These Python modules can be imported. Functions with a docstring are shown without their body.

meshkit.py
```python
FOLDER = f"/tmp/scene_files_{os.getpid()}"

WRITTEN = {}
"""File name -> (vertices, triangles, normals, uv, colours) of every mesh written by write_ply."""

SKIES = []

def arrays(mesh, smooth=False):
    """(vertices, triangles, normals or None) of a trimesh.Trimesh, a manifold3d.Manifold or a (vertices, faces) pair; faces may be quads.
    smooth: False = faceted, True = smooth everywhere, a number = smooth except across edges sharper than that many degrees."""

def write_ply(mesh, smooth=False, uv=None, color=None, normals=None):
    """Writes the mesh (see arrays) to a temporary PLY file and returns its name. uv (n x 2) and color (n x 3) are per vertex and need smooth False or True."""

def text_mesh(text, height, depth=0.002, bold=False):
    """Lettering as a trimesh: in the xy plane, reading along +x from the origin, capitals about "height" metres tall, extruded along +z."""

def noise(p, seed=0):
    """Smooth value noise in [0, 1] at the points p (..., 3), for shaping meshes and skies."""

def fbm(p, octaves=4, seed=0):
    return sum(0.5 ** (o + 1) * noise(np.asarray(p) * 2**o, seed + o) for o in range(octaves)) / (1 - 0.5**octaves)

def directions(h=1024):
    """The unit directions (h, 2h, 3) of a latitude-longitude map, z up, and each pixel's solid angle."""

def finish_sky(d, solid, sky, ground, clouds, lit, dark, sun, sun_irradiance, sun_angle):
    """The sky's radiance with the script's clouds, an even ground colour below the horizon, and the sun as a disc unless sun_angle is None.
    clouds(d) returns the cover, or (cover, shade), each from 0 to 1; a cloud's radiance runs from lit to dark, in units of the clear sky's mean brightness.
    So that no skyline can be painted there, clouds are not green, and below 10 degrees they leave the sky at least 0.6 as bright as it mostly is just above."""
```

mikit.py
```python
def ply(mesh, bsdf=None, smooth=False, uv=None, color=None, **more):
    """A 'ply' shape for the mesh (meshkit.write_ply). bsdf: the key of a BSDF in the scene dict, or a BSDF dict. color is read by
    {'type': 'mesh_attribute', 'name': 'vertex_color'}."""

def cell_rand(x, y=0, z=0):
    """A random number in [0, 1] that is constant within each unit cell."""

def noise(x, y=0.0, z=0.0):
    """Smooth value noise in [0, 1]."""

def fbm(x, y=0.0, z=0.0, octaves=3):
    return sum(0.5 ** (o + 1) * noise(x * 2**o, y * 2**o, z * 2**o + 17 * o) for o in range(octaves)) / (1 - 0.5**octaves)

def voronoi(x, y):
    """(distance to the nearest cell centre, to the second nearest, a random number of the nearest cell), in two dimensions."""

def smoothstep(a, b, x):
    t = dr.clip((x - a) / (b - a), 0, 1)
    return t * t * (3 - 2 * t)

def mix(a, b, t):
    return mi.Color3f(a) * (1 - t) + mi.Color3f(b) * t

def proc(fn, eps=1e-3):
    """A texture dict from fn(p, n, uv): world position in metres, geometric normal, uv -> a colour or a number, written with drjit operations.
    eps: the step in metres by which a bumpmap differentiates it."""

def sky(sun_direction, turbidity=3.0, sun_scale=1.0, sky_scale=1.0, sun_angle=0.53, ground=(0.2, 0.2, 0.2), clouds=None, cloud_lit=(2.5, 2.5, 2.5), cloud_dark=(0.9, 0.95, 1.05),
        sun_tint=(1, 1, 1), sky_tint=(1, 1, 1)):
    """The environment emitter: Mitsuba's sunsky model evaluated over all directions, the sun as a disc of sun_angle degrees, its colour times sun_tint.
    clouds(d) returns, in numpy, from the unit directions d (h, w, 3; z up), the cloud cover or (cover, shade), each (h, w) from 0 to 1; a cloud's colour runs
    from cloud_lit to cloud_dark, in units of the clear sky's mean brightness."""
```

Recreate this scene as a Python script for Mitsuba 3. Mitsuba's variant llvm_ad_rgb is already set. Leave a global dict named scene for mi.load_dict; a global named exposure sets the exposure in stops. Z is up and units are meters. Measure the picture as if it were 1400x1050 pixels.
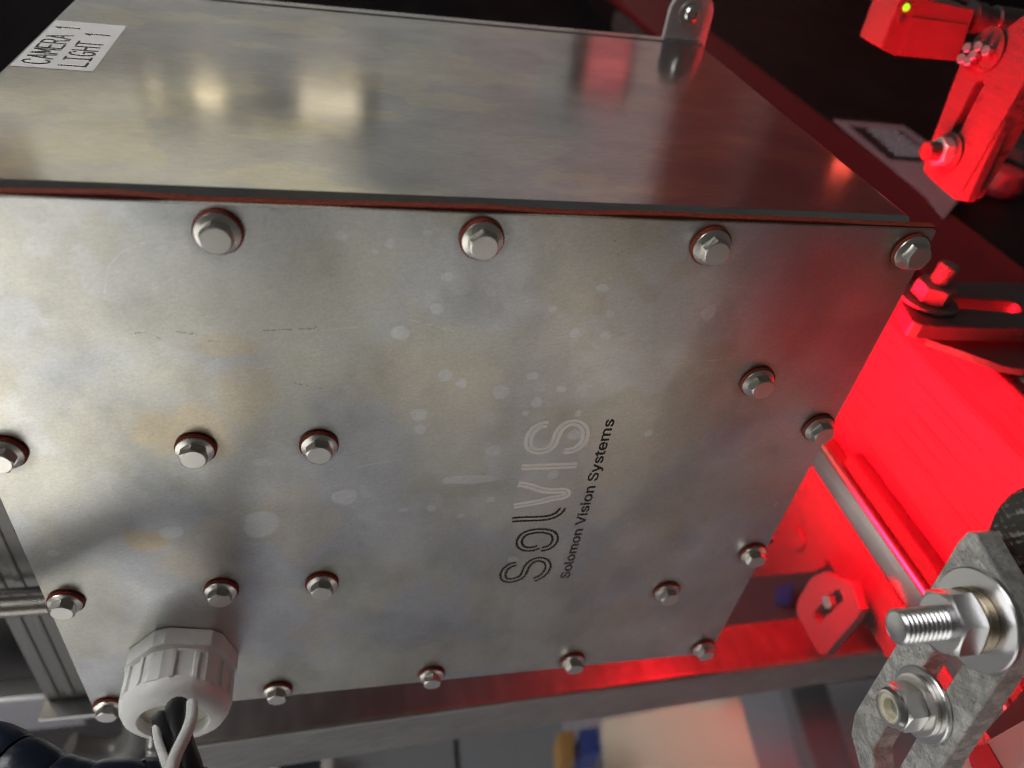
import math, random
import numpy as np, trimesh, manifold3d as m3, mitsuba as mi, drjit as dr
import meshkit, mikit
from shapely.geometry import LineString, Polygon, Point, box as sbox
from shapely.ops import unary_union
from shapely import affinity
from mikit import noise, fbm, voronoi, smoothstep, mix

rng = random.Random(7)
nrng = np.random.default_rng(7)
V = lambda *a: np.array(a, float)

# ------------------------------------------------------------------ frame, camera, light, exposure
# Everything is modelled in the cover plate's own frame F: x along the cover (to the right in the photo), y into the depth of the
# enclosure, z along the cover (up in the photo).  In the place itself F's -x is up, so world = (z, y, -x).
FW = np.array([[0, 0, 1, 0], [0, 1, 0, 0], [-1, 0, 0, 0], [0, 0, 0, 1.0]])
def wp(p): return (FW[:3, :3] @ np.asarray(p, float)).tolist()
CAM = V(-0.0399, -0.1935, 0.2260)
RM = np.array([[0.97582860, -0.17696042, 0.12823238], [-0.01435018, -0.63739609, -0.77040269], [0.21806560, 0.74994082, -0.62452875]])
FOC = 1024.59
scene, labels = {}, {}
T = mi.ScalarTransform4f
scene['camera'] = {'type': 'thinlens', 'fov': math.degrees(2 * math.atan(700 / FOC)), 'fov_axis': 'x', 'near_clip': 0.01, 'far_clip': 20.0,
                   'aperture_radius': 0.0016, 'focus_distance': 0.265,
                   'to_world': T().look_at(origin=wp(CAM), target=wp(CAM + RM[2]), up=wp(-RM[1]))}
exposure = 0.0
AMBIENT = (0.060, 0.058, 0.053)
RED = (1.0, 0.0025, 0.010)
scene['ambient_light'] = {'type': 'constant', 'radiance': {'type': 'rgb', 'value': list(AMBIENT)}}

def ray(px, py):
    d = V((px - 700) / FOC, (py - 525) / FOC, 1) @ RM
    return d / np.linalg.norm(d)
def at(px, py, ax, val):          # where the plane (axis ax = val) is seen in the photo
    d = ray(px, py); return CAM + d * (val - CAM[ax]) / d[ax]
def on(px, py, P, n):
    d = ray(px, py); n = np.asarray(n, float); return CAM + d * (np.dot(np.asarray(P) - CAM, n) / np.dot(d, n))

# ------------------------------------------------------------------ entries
def numbered(key):
    if key not in scene and key not in labels and not any(k.startswith(key + '__') for k in scene): return key
    n = 1
    while f'{key}_{n:03d}' in scene or f'{key}_{n:03d}' in labels or any(k.startswith(f'{key}_{n:03d}__') for k in scene): n += 1
    return f'{key}_{n:03d}'
def tm(mesh):
    if hasattr(mesh, 'to_mesh'):
        m = mesh.to_mesh(); return trimesh.Trimesh(m.vert_properties[:, :3], m.tri_verts, process=False)
    if isinstance(mesh, (list, tuple)) and not isinstance(mesh[0], np.ndarray): return trimesh.util.concatenate([tm(x) for x in mesh])
    return mesh
def obj(name, mesh, mat, parent=None, smooth=30, **more):
    key = numbered((parent + '__' if parent else '') + name)
    m = tm(mesh).copy(); m.apply_transform(FW)
    scene[key] = mikit.ply(m, mat, smooth=smooth, **more)
    return key
def thing(name, label, cat, group=None):
    key = numbered(name); labels[key] = {'label': label, 'category': cat}
    if group: labels[key]['group'] = group
    return key
def tag(key, label, cat=None, group=None, kind=None):
    labels[key] = {}
    for k, v in (('label', label), ('category', cat), ('group', group), ('kind', kind)):
        if v: labels[key][k] = v
    return key
def struct(name, mesh, mat, label, **k):
    return tag(obj(name, mesh, mat, **k), label, None, None, 'structure')

# ------------------------------------------------------------------ shapes
def box(a, b, r=0.0, seg=8):
    a, b = np.minimum(a, b), np.maximum(a, b)
    if r <= 0: return m3.Manifold.cube((b - a).tolist()).translate(a.tolist())
    s = m3.Manifold.sphere(r, seg)
    return m3.Manifold.batch_hull([s.translate([(a if i else b)[0] + (r if i else -r), (a if j else b)[1] + (r if j else -r), (a if k else b)[2] + (r if k else -r)]) for i in (0, 1) for j in (0, 1) for k in (0, 1)])
def axis_to(mesh, origin, d, spin=0.0, xdir=None):   # local z -> d
    d = np.asarray(d, float) / np.linalg.norm(d)
    x = np.asarray(xdir, float) if xdir is not None else (V(0, 0, 1) if abs(d[2]) < .8 else V(1, 0, 0))
    x = x - d * (x @ d); x /= np.linalg.norm(x); y = np.cross(d, x)
    M = np.eye(4); M[:3, 0], M[:3, 1], M[:3, 2], M[:3, 3] = x, y, d, origin
    R = np.eye(4); c, s = math.cos(spin), math.sin(spin); R[:2, :2] = [[c, -s], [s, c]]
    m = tm(mesh).copy(); m.apply_transform(M @ R); return m
def cyl(r, h, r2=None, z=0, seg=40): return m3.Manifold.cylinder(h, r, r if r2 is None else r2, seg).translate([0, 0, z])
def lathe(prof, seg=48):                              # profile (r, z) closed polygon
    return m3.Manifold.revolve(m3.CrossSection([[(float(r), float(z)) for r, z in prof]]), seg)
def ngon(n, af, z0, z1, rot=0.0):
    R = af / 2 / math.cos(math.pi / n)
    return m3.Manifold.extrude(m3.CrossSection([[(R * math.cos(rot + 2 * math.pi * k / n), R * math.sin(rot + 2 * math.pi * k / n)) for k in range(n)]]), z1 - z0).translate([0, 0, z0])
def hexhead(af, z0, z1, both=False):
    h = ngon(6, af, z0, z1); k = af * .577; L = z1 - z0
    c = m3.Manifold.cylinder(L + .4 * af, af * .5 * .93 + (L + .4 * af - .4 * af) / .577 + .0, af * .5 * .93 - .4 * af / .577 if False else .0001, 48)
    # chamfer: cone of 30 degrees meeting the top at 0.95 AF
    rt = af * .475; cone = m3.Manifold.cylinder(L, rt + L / .577, rt, 48).translate([0, 0, z0])
    h = h ^ cone
    if both: h = h ^ m3.Manifold.cylinder(L, rt, rt + L / .577, 48).translate([0, 0, z0])
    return h
def thread(r, z0, z1, pitch, depth, seg=36):          # ridged stud
    p = [(0, z0), (r - depth, z0)]
    n = int((z1 - z0) / pitch)
    for k in range(n):
        z = z0 + k * pitch
        p += [(r - depth, z + .1 * pitch), (r, z + .42 * pitch), (r, z + .58 * pitch), (r - depth, z + .95 * pitch)]
    p += [(r - depth, z1 - .0003), (r - depth - .0008, z1), (0, z1)]
    return lathe(p, seg)
def prism(poly, ax, val, thick, r=0.0):
    """A slab: polygon given in the two other axes' coordinates (shapely), lying on the plane axis = val, thick along +axis."""
    polys = [g for g in getattr(poly, 'geoms', [poly]) if g.area > 1e-9]
    ms = []
    for g in polys:
        if r > 0:
            ins = g.buffer(-r, join_style=2)
            low = [(g, r, abs(thick) - r)] ; parts = [trimesh.creation.extrude_polygon(g, abs(thick) - 2 * r, engine='earcut')]
            parts[0].apply_translation([0, 0, r])
            cs = m3.CrossSection([list(map(tuple, np.array(g.exterior.coords)[:-1]))] + [list(map(tuple, np.array(i.coords)[:-1])) for i in g.interiors], m3.FillRule.EvenOdd)
            c2 = cs.offset(-r, m3.JoinType.Round, 2.0, 16)
            M = m3.Manifold.extrude(cs, abs(thick) - 2 * r).translate([0, 0, r])
            for f_, z0 in ((.0, 0), (.5, 0)): pass
            N = 3
            for k in range(N):
                a = math.pi / 2 * (k + .0) / N
                off = r * (1 - math.sin(math.pi / 2 * (k + 1) / N)) if k < N - 1 else 0
                z = r * (1 - math.cos(math.pi / 2 * (k) / N)) if k else 0
            M = M + m3.Manifold.extrude(c2, abs(thick)) + m3.Manifold.extrude(cs.offset(-r * .3, m3.JoinType.Round, 2.0, 16), abs(thick) - .6 * r).translate([0, 0, .3 * r])
            ms.append(tm(M))
        else:
            ms.append(trimesh.creation.extrude_polygon(g, abs(thick), engine='earcut'))
    m = trimesh.util.concatenate(ms)
    M = np.eye(4); i, j = [(1, 2), (2, 0), (0, 1)][ax]
    M[:3, :3] = 0; M[i, 0] = M[j, 1] = M[ax, 2] = 1
    m.apply_transform(M); o = np.zeros(3); o[ax] = val if thick > 0 else val + thick
    m.apply_translation(o); return m
def P2(ax, *pts):   # F points -> that plane's 2D coordinates used by prism
    i, j = [(1, 2), (2, 0), (0, 1)][ax]
    return [(p[i], p[j]) for p in pts]
def seen(ax, val, pix, thick, r=0.0, holes=(), round_=0.0):
    g = Polygon(P2(ax, *[at(*q, ax, val) for q in pix]))
    for h in holes: g = g.difference(h)
    if round_: g = g.buffer(-round_).buffer(round_)
    return prism(g, ax, val, thick, r)
def slab(pix, P0, n, thick):
    n = np.asarray(n, float) / np.linalg.norm(n); q = np.array([on(*c, P0, n) for c in pix])
    return trimesh.Trimesh(np.vstack([q, q - n * thick]), trimesh.convex.convex_hull(np.vstack([q, q - n * thick])).faces, process=False) if False else trimesh.convex.convex_hull(np.vstack([q, q - n * thick]))
def spline(pts, n=60):
    from scipy.interpolate import CubicSpline
    pts = np.array(pts, float); t = np.r_[0, np.cumsum(np.linalg.norm(np.diff(pts, axis=0), axis=1))]
    return CubicSpline(t, pts)(np.linspace(0, t[-1], n))
def tube(path, r, seg=16, cap=True):
    path = np.array(path, float); n = len(path); r = np.broadcast_to(r, n)
    tan = np.gradient(path, axis=0); tan /= np.linalg.norm(tan, axis=1, keepdims=True)
    u = np.cross(tan[0], V(.3, .2, .9)); u /= np.linalg.norm(u); vs = []
    for k in range(n):
        u = u - tan[k] * (u @ tan[k]); u /= np.linalg.norm(u); w = np.cross(tan[k], u)
        a = np.arange(seg) * 2 * math.pi / seg
        vs.append(path[k] + r[k] * (np.cos(a)[:, None] * u + np.sin(a)[:, None] * w))
    v = np.vstack(vs + [path[:1], path[-1:]]); f = []
    for k in range(n - 1):
        for j in range(seg):
            a, b = k * seg + j, k * seg + (j + 1) % seg
            f += [[a, b, b + seg], [a, b + seg, a + seg]]
    if cap:
        for j in range(seg):
            f += [[n * seg, (j + 1) % seg, j], [n * seg + 1, (n - 1) * seg + j, (n - 1) * seg + (j + 1) % seg]]
    return trimesh.Trimesh(v, f, process=False)

# ------------------------------------------------------------------ materials (proc functions get world p = (z, y, -x) of F)
def rgb(*c): return {'type': 'rgb', 'value': list(c)}
def prin(base, rough, metal=0.0, **k):
    d = {'type': 'principled', 'base_color': base if isinstance(base, dict) else rgb(*base), 'roughness': rough, 'metallic': metal}
    d.update(k); return {'type': 'twosided', 'bsdf': d}
def fx(p): return -p.z, p.y, p.x       # world -> F

BOLTS = [(i - 2, j - 1.5) for i in range(5) for j in (0, 3)] + [(s * 2, j - 1.5) for s in (-1, 1) for j in (1, 2)] + [(-1.222, .487), (-.6685, .486), (-1.2258, -.493), (-.687, -.497), (1.5015, .8077), (1.5, -.8123)]
SPOTS = [(545, 455, 13, 11), (598, 422, 10, 8), (613, 378, 8, 7), (468, 322, 9, 7), (532, 333, 9, 7), (585, 318, 7, 5), (608, 513, 11, 9), (630, 524, 7, 7), (685, 534, 12, 10), (573, 567, 12, 9), (576, 587, 9, 8),
         (675, 616, 11, 8), (643, 656, 34, 6), (823, 394, 10, 6), (755, 422, 6, 5), (833, 430, 7, 6), (786, 455, 7, 7), (828, 458, 9, 6), (730, 514, 8, 6), (733, 550, 8, 7), (766, 532, 8, 5), (970, 427, 11, 11),
         (672, 617, 10, 7), (757, 649, 8, 6), (791, 565, 5, 5), (719, 565, 6, 4), (470, 680, 16, 12), (552, 697, 7, 3), (590, 695, 7, 4), (360, 632, 18, 6), (672, 683, 6, 4), (630, 705, 6, 3), (887, 592, 6, 6), (785, 595, 10, 8), (800, 605, 7, 7), (355, 715, 25, 20), (700, 765, 8, 4),
         (235, 728, 16, 9), (72, 757, 9, 5), (512, 345, 5, 4), (1060, 690, 3, 4), (690, 325, 6, 5)]
SPOTF = []
for px, py, rx, ry in SPOTS:
    c = at(px, py, 1, 0); e = at(px + rx, py, 1, 0); g = at(px, py + ry, 1, 0)
    SPOTF.append((c[0], c[2], abs(e[0] - c[0]), abs(g[2] - c[2])))
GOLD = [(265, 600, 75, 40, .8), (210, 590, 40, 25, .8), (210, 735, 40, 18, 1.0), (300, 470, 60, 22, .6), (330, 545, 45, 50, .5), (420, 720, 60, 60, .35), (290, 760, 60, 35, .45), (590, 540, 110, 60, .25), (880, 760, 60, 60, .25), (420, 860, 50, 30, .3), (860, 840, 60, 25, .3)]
GOLDF = []
for px, py, rx, ry, a in GOLD:
    c = at(px, py, 1, 0); e = at(px + rx, py, 1, 0); g = at(px, py + ry, 1, 0)
    GOLDF.append((c[0], c[2], abs(e[0] - c[0]), abs(g[2] - c[2]), a))
def cover_marks(p):
    x, y, z = fx(p)
    wx, wz = fbm(x * 160, z * 160, 3.1, 3) - .5, fbm(x * 160, z * 160, 9.7, 3) - .5
    s = mi.Float(0)
    for cx, cz, rx, rz in SPOTF:
        d = dr.sqrt(dr.square((x - cx) / rx + wx * 1.0) + dr.square((z - cz) / rz + wz * 1.0))
        s = dr.maximum(s, 1 - smoothstep(.75, 1.1, d))
    g = mi.Float(0)
    bx, bz = fbm(x * 45, z * 45, 1.3, 4) - .5, fbm(x * 45, z * 45, 7.7, 4) - .5
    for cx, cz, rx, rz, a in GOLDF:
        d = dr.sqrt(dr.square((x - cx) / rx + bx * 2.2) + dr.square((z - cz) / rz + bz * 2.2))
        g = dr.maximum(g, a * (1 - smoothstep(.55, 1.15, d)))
    return x, z, s, g
def segs_of(*px):
    return [(lambda a, b: (a[0], a[2], b[0], b[2]))(at(*q[:2], 1, 0), at(*q[2:], 1, 0)) for q in px]
LIGHT_SCR = segs_of((485, 640, 530, 630), (520, 660, 545, 652), (500, 636, 560, 626), (578, 602, 605, 596), (560, 437, 640, 458), (400, 455, 500, 446), (208, 397, 236, 380), (790, 455, 815, 475), (700, 505, 712, 508), (930, 497, 1000, 490), (575, 745, 592, 732), (842, 725, 862, 715), (1030, 400, 1045, 396), (200, 330, 165, 345), (165, 345, 148, 365), (148, 365, 143, 400), (350, 505, 375, 500), (880, 575, 900, 570), (600, 405, 606, 415))
DARK_SCR = segs_of((180, 456, 200, 454), (242, 453, 262, 457), (262, 455, 268, 458), (285, 466, 295, 468), (214, 461, 218, 463), (845, 348, 863, 337), (402, 522, 405, 524), (409, 525, 413, 526), (420, 527, 424, 529), (432, 530, 440, 531), (515, 391, 516, 392), (431, 446, 432, 447), (840, 329, 841, 330), (1082, 661, 1085, 663), (360, 452, 430, 449))
def cover_color(p, n, uv):
    x, z, s, g = cover_marks(p)
    a = fbm(x * 28 + 3, z * 28, 0.7, 4); b = fbm(x * 60, z * 40 + 5, 4.2, 4); w = fbm(x * 16, z * 16 + 9, 2.2, 3)
    grain = noise(x * 2300, z * 2300, 1.0) * .6 + noise(x * 900, z * 3200, 2.0) * .4
    scr = noise(x * 420 + z * 160, z * 2600 - x * 900, 3.0)
    col = mix((.585, .575, .52), (.55, .555, .565), smoothstep(.44, .58, a))
    col = mix(col, (.60, .555, .45), smoothstep(.48, .62, w) * .6)
    pt = smoothstep(.47, .53, fbm(x * 44 + 11, z * 44, 3.3, 4)) * smoothstep(.42, .6, fbm(x * 14, z * 14 + 4, 6.1, 3))
    col = mix(col, (.66, .66, .68), pt * .45)
    pd = smoothstep(.44, .64, fbm(x * 46 + 31, z * 36 + 8, 9.3, 4))
    col = col * (1.04 - .14 * pd)
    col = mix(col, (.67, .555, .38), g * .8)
    col = mix(col, (.74, .75, .75), s * (.5 + .45 * a))
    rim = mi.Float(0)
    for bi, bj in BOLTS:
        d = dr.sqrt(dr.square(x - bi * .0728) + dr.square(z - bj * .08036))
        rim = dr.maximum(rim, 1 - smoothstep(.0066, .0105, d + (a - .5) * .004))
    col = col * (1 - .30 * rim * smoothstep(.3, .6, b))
    fine = noise(x * 1900, z * 1900, 7.0)
    col = mix(col, (.80, .80, .78), scratch(x, z, LIGHT_SCR, .00032) * .5 * smoothstep(.25, .6, fine))
    col = mix(col, (.10, .075, .05), scratch(x, z, DARK_SCR, .00030) * .55 * smoothstep(.3, .6, fine))
    return col * ((.70 + .50 * b) * (.89 + .22 * grain) * (.97 + .06 * scr))
def cover_rough(p, n, uv):
    x, y, z = fx(p)
    return .35 + .12 * (fbm(x * 35, z * 35, 8.8, 3) - .5) + .05 * (noise(x * 1500, z * 1500, 5.0) - .5)
def body_color(p, n, uv):
    x, y, z = fx(p)
    a = fbm(x * 24 + 3, y * 30, z * 24, 4); g = noise(x * 400, y * 4000, z * 500); g2 = noise(x * 2200, y * 2200, z * 2200)
    b = smoothstep(.46, .56, fbm(x * 38, y * 60 + 7, z * 40 + 2, 4))
    col = mix((.56, .55, .51), (.52, .53, .54), smoothstep(.4, .6, a))
    col = mix(col, (.47, .48, .52), b * .85)
    return col * (.84 + .18 * g + .12 * g2) * (.74 + .52 * fbm(x * 48, y * 66 + 3, z * 60, 4))
def body_rough(p, n, uv):
    x, y, z = fx(p)
    return .120 + .05 * (fbm(x * 30, y * 30, z * 30, 3) - .5) + .04 * noise(x * 500, y * 3000, z * 500)
def body_bump(p, n, uv):
    x, y, z = fx(p)
    return noise(x * 22, y * 26, z * 20 + 4) * .00016 + noise(x * 60 + 2, y * 55, z * 50) * .00003 + noise(x * 500, y * 2600, 3.0) * .0000022
def zinc_color(p, n, uv):
    x, y, z = fx(p)
    a = fbm(x * 300, y * 300, z * 300, 3); sp = noise(x * 1400, y * 1400, z * 1400)
    d = smoothstep(.56, .70, fbm(x * 90 + 4, y * 90, z * 90, 4)); dots = smoothstep(.80, .9, noise(x * 1100 + 7, y * 1100, z * 1100))
    col = mix((.50, .50, .48), (.72, .715, .69), smoothstep(.35, .65, a)) * (.8 + .4 * sp)
    col = mix(col, (.32, .29, .23), d * .35)
    return mix(col, (.14, .12, .10), dots * .5)
def zinc_rough(p, n, uv):
    x, y, z = fx(p); return .42 + .25 * fbm(x * 260, y * 260, z * 260, 3)
def zinc_bump(p, n, uv):
    x, y, z = fx(p); return fbm(x * 500, y * 500, z * 500, 3) * .00022
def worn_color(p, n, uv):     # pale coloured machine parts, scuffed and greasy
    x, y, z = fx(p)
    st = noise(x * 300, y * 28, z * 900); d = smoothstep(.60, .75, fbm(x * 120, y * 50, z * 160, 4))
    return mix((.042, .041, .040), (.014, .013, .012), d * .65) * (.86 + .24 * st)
def worn_bump(p, n, uv):
    x, y, z = fx(p); return fbm(x * 300, y * 120, z * 420, 4) * .0006
def roller_color(p, n, uv):
    x, y, z = fx(p)
    a = noise(y * 900 + z * 500, z * 160 - y * 90, 2.0); b = noise(y * 300 - z * 700, z * 900, 5.0)
    return mix((.05, .047, .043), (.30, .29, .27), smoothstep(.55, .85, a * .6 + b * .4)) * (.7 + .6 * fbm(y * 90, z * 90, 1.0, 3))
def frame_paint_color(p, n, uv):
    x, y, z = fx(p); return mix((.007, .004, .0045), (.017, .009, .010), fbm(x * 30, y * 18, z * 30, 4))
def scratch(x, z, segs, wdt):
    s = mi.Float(0)
    for x0, z0, x1, z1 in segs:
        dx, dz = x1 - x0, z1 - z0; L2 = dx * dx + dz * dz
        t = dr.clip(((x - x0) * dx + (z - z0) * dz) / L2, 0, 1)
        d = dr.sqrt(dr.square(x - x0 - t * dx) + dr.square(z - z0 - t * dz))
        s = dr.maximum(s, 1 - smoothstep(wdt * .4, wdt, d))
    return s
def belt_color(p, n, uv):
    x, y, z = fx(p)
    st = smoothstep(.68, .9, noise(3.0, y * 14 + 3, z * 700)); return mi.Color3f(.064) * (1 - .45 * st) * (.96 + .06 * noise(y * 40, z * 300))
def frame_color(p, n, uv):
    x, y, z = fx(p)
    st = noise(x * 120, y * 60, z * 900); a = fbm(x * 30, y * 30, z * 30, 4)
    return mix((.33, .32, .31), (.48, .472, .45), a) * (.8 + .35 * st)
def dark_color(p, n, uv):
    x, y, z = fx(p); a = fbm(x * 14, y * 14, z * 14, 4); return mix((.008, .007, .008), (.024, .020, .022), a)
def wall_color(p, n, uv):
    x, y, z = fx(p); a = fbm(x * 6, y * 6, z * 6, 3); return mix((.46, .46, .53), (.60, .60, .69), a)
def plastic_color(p, n, uv):
    x, y, z = fx(p); a = fbm(x * 120, y * 120, z * 120, 3); d = smoothstep(.66, .8, fbm(x * 260 + 3, y * 260, z * 260, 3))
    return mix(mix((.88, .88, .87), (.91, .91, .90), a), (.62, .60, .56), d * .35)
def tan_color(p, n, uv):
    x, y, z = fx(p); a = fbm(x * 9, y * 9, z * 9, 4); return mix((.66, .62, .48), (.76, .72, .58), a)
P = mikit.proc
B = scene
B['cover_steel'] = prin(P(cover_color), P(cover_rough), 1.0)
B['body_steel'] = {'type': 'twosided', 'bsdf': {'type': 'bumpmap', 'arbitrary': P(body_bump, eps=4e-4), 'scale': 1.0, 'bsdf': {'type': 'principled', 'base_color': P(body_color), 'roughness': P(body_rough), 'metallic': 1.0}}}
B['bolt_steel'] = prin((.68, .66, .62), .31, 1.0)
B['bright_steel'] = prin((.62, .62, .62), .2, 1.0)
B['edge_steel'] = prin((.70, .70, .70), .3, 1.0)
B['red_rubber'] = prin((.22, .036, .020), .6, specular=.3)
B['gland_plastic'] = prin(P(plastic_color), .42, spec_tint=0.0)
B['insert_rubber'] = prin((.52, .51, .42), .6)
B['white_vinyl'] = prin((.72, .72, .70), .35)
B['black_vinyl'] = prin((.012, .012, .014), .4)
B['navy_plastic'] = prin((.010, .015, .034), .28)
B['label_paper'] = prin((.86, .86, .88), .4)
B['black_ink'] = prin((.02, .02, .022), .6)
B['dark_mark'] = prin((.022, .020, .018), .6, .0, specular=.2)
B['frosted_mark'] = prin((.93, .91, .86), .5, .5)
B['zinc'] = {'type': 'twosided', 'bsdf': {'type': 'bumpmap', 'arbitrary': P(zinc_bump, eps=3e-4), 'scale': 1.0, 'bsdf': {'type': 'principled', 'base_color': P(zinc_color), 'roughness': P(zinc_rough), 'metallic': .75}}}
B['zinc_bright'] = prin((.62, .62, .63), .27, 1.0)
B['spring_steel'] = prin((.30, .25, .18), .35, 1.0)
B['nylon'] = prin((.62, .58, .44), .5)
B['worn_white'] = {'type': 'twosided', 'bsdf': {'type': 'bumpmap', 'arbitrary': P(worn_bump, eps=4e-4), 'scale': 1.0, 'bsdf': {'type': 'principled', 'base_color': P(worn_color), 'roughness': .6, 'specular': .1}}}
B['belt'] = prin(P(belt_color), .7, specular=.15)
B['frame_steel'] = prin(P(frame_color), .36, .8)
B['dark_paint'] = prin(P(dark_color), .55, specular=.12)
B['plaster'] = prin((.80, .74, .68), .8, specular=.1)
B['wall_paint'] = prin(P(wall_color), .7)
B['cabinet_paint'] = prin((.26, .28, .31), .5)
B['tan_card'] = prin(P(tan_color), .7)
B['sensor_plastic'] = prin((.070, .066, .060), .5, specular=.1)
B['dark_metal'] = prin((.09, .08, .08), .45, .7)
B['roller_rubber'] = {'type': 'twosided', 'bsdf': {'type': 'bumpmap', 'arbitrary': P(worn_bump, eps=4e-4), 'scale': 1.0, 'bsdf': {'type': 'principled', 'base_color': P(roller_color), 'roughness': .45, 'metallic': .5}}}
B['blue_plastic'] = prin((.05, .08, .30), .4)
B['grey_paint'] = prin((.20, .175, .19), .55, .8)
B['frame_paint'] = prin(P(frame_paint_color), .5, specular=.08)
B['post_steel'] = prin((.19, .187, .182), .48, .6)
B['ear_steel'] = prin((.55, .50, .50), .6, .0, specular=.3)
B['red_lit_paint'] = prin((.15, .012, .016), .5, specular=.15)  # dark red holds the red light falling on the edge rail
B['dull_steel'] = prin((.10, .09, .085), .5, .4)
B['placard_face'] = prin((.30, .18, .21), .5)
B['grimy_white'] = prin((.36, .35, .32), .6)
B['post_steel2'] = prin((.045, .042, .042), .55, .3)
B['rail_white'] = prin((.075, .074, .072), .6, specular=.1)
B['chrome'] = prin(P(frame_color), .22, 1.0)
B['locker_paint'] = prin((.09, .09, .10), .5)
B['carton'] = prin((.80, .66, .46), .7)
B['red_tint_panel'] = prin((.30, .15, .14), .6)  # colour of the added panel that reddens reflections
B['orange_plastic'] = prin((.40, .22, .07), .5)
B['red_vinyl'] = prin((.45, .03, .04), .4)

# ------------------------------------------------------------------ lamps and added light panels
def lamp(name, center, target, w, h, radiance, label, depth=.06, mat='dark_paint'):
    c = np.asarray(center, float); d = np.asarray(target, float) - c; d /= np.linalg.norm(d)
    t = thing(name, label, 'lamp')
    fr = m3.Manifold.cube([w + min(.06, w * .3), h + min(.06, h * .3), depth], True).translate([0, 0, -depth / 2 - .004])
    obj('housing', axis_to(fr, c, d), mat, t, smooth=False)
    q = trimesh.Trimesh([[-w / 2, -h / 2, 0], [w / 2, -h / 2, 0], [w / 2, h / 2, 0], [-w / 2, h / 2, 0]], [[0, 1, 2], [0, 2, 3]], process=False)
    k = obj('diffuser', axis_to(q, c, d), 'white_vinyl', t, smooth=False)
    scene[k]['emitter'] = {'type': 'area', 'radiance': rgb(*radiance)}
    return t
lamp('ceiling_lamp', (-.88, -1.0, -.84), (0, 0, 0), 1.5, 1.1, (1.52, 1.52, 1.43), 'wide white ceiling lamp over the aisle in front of the enclosure')
lamp('fill_lamp', (.35, -1.5, -1.20), (0, 0, 0), .8, 1.0, (.78, .76, .70), 'dim neutral fill lamp added low at the front')  # added fill that evens out the cover's lower right
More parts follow.
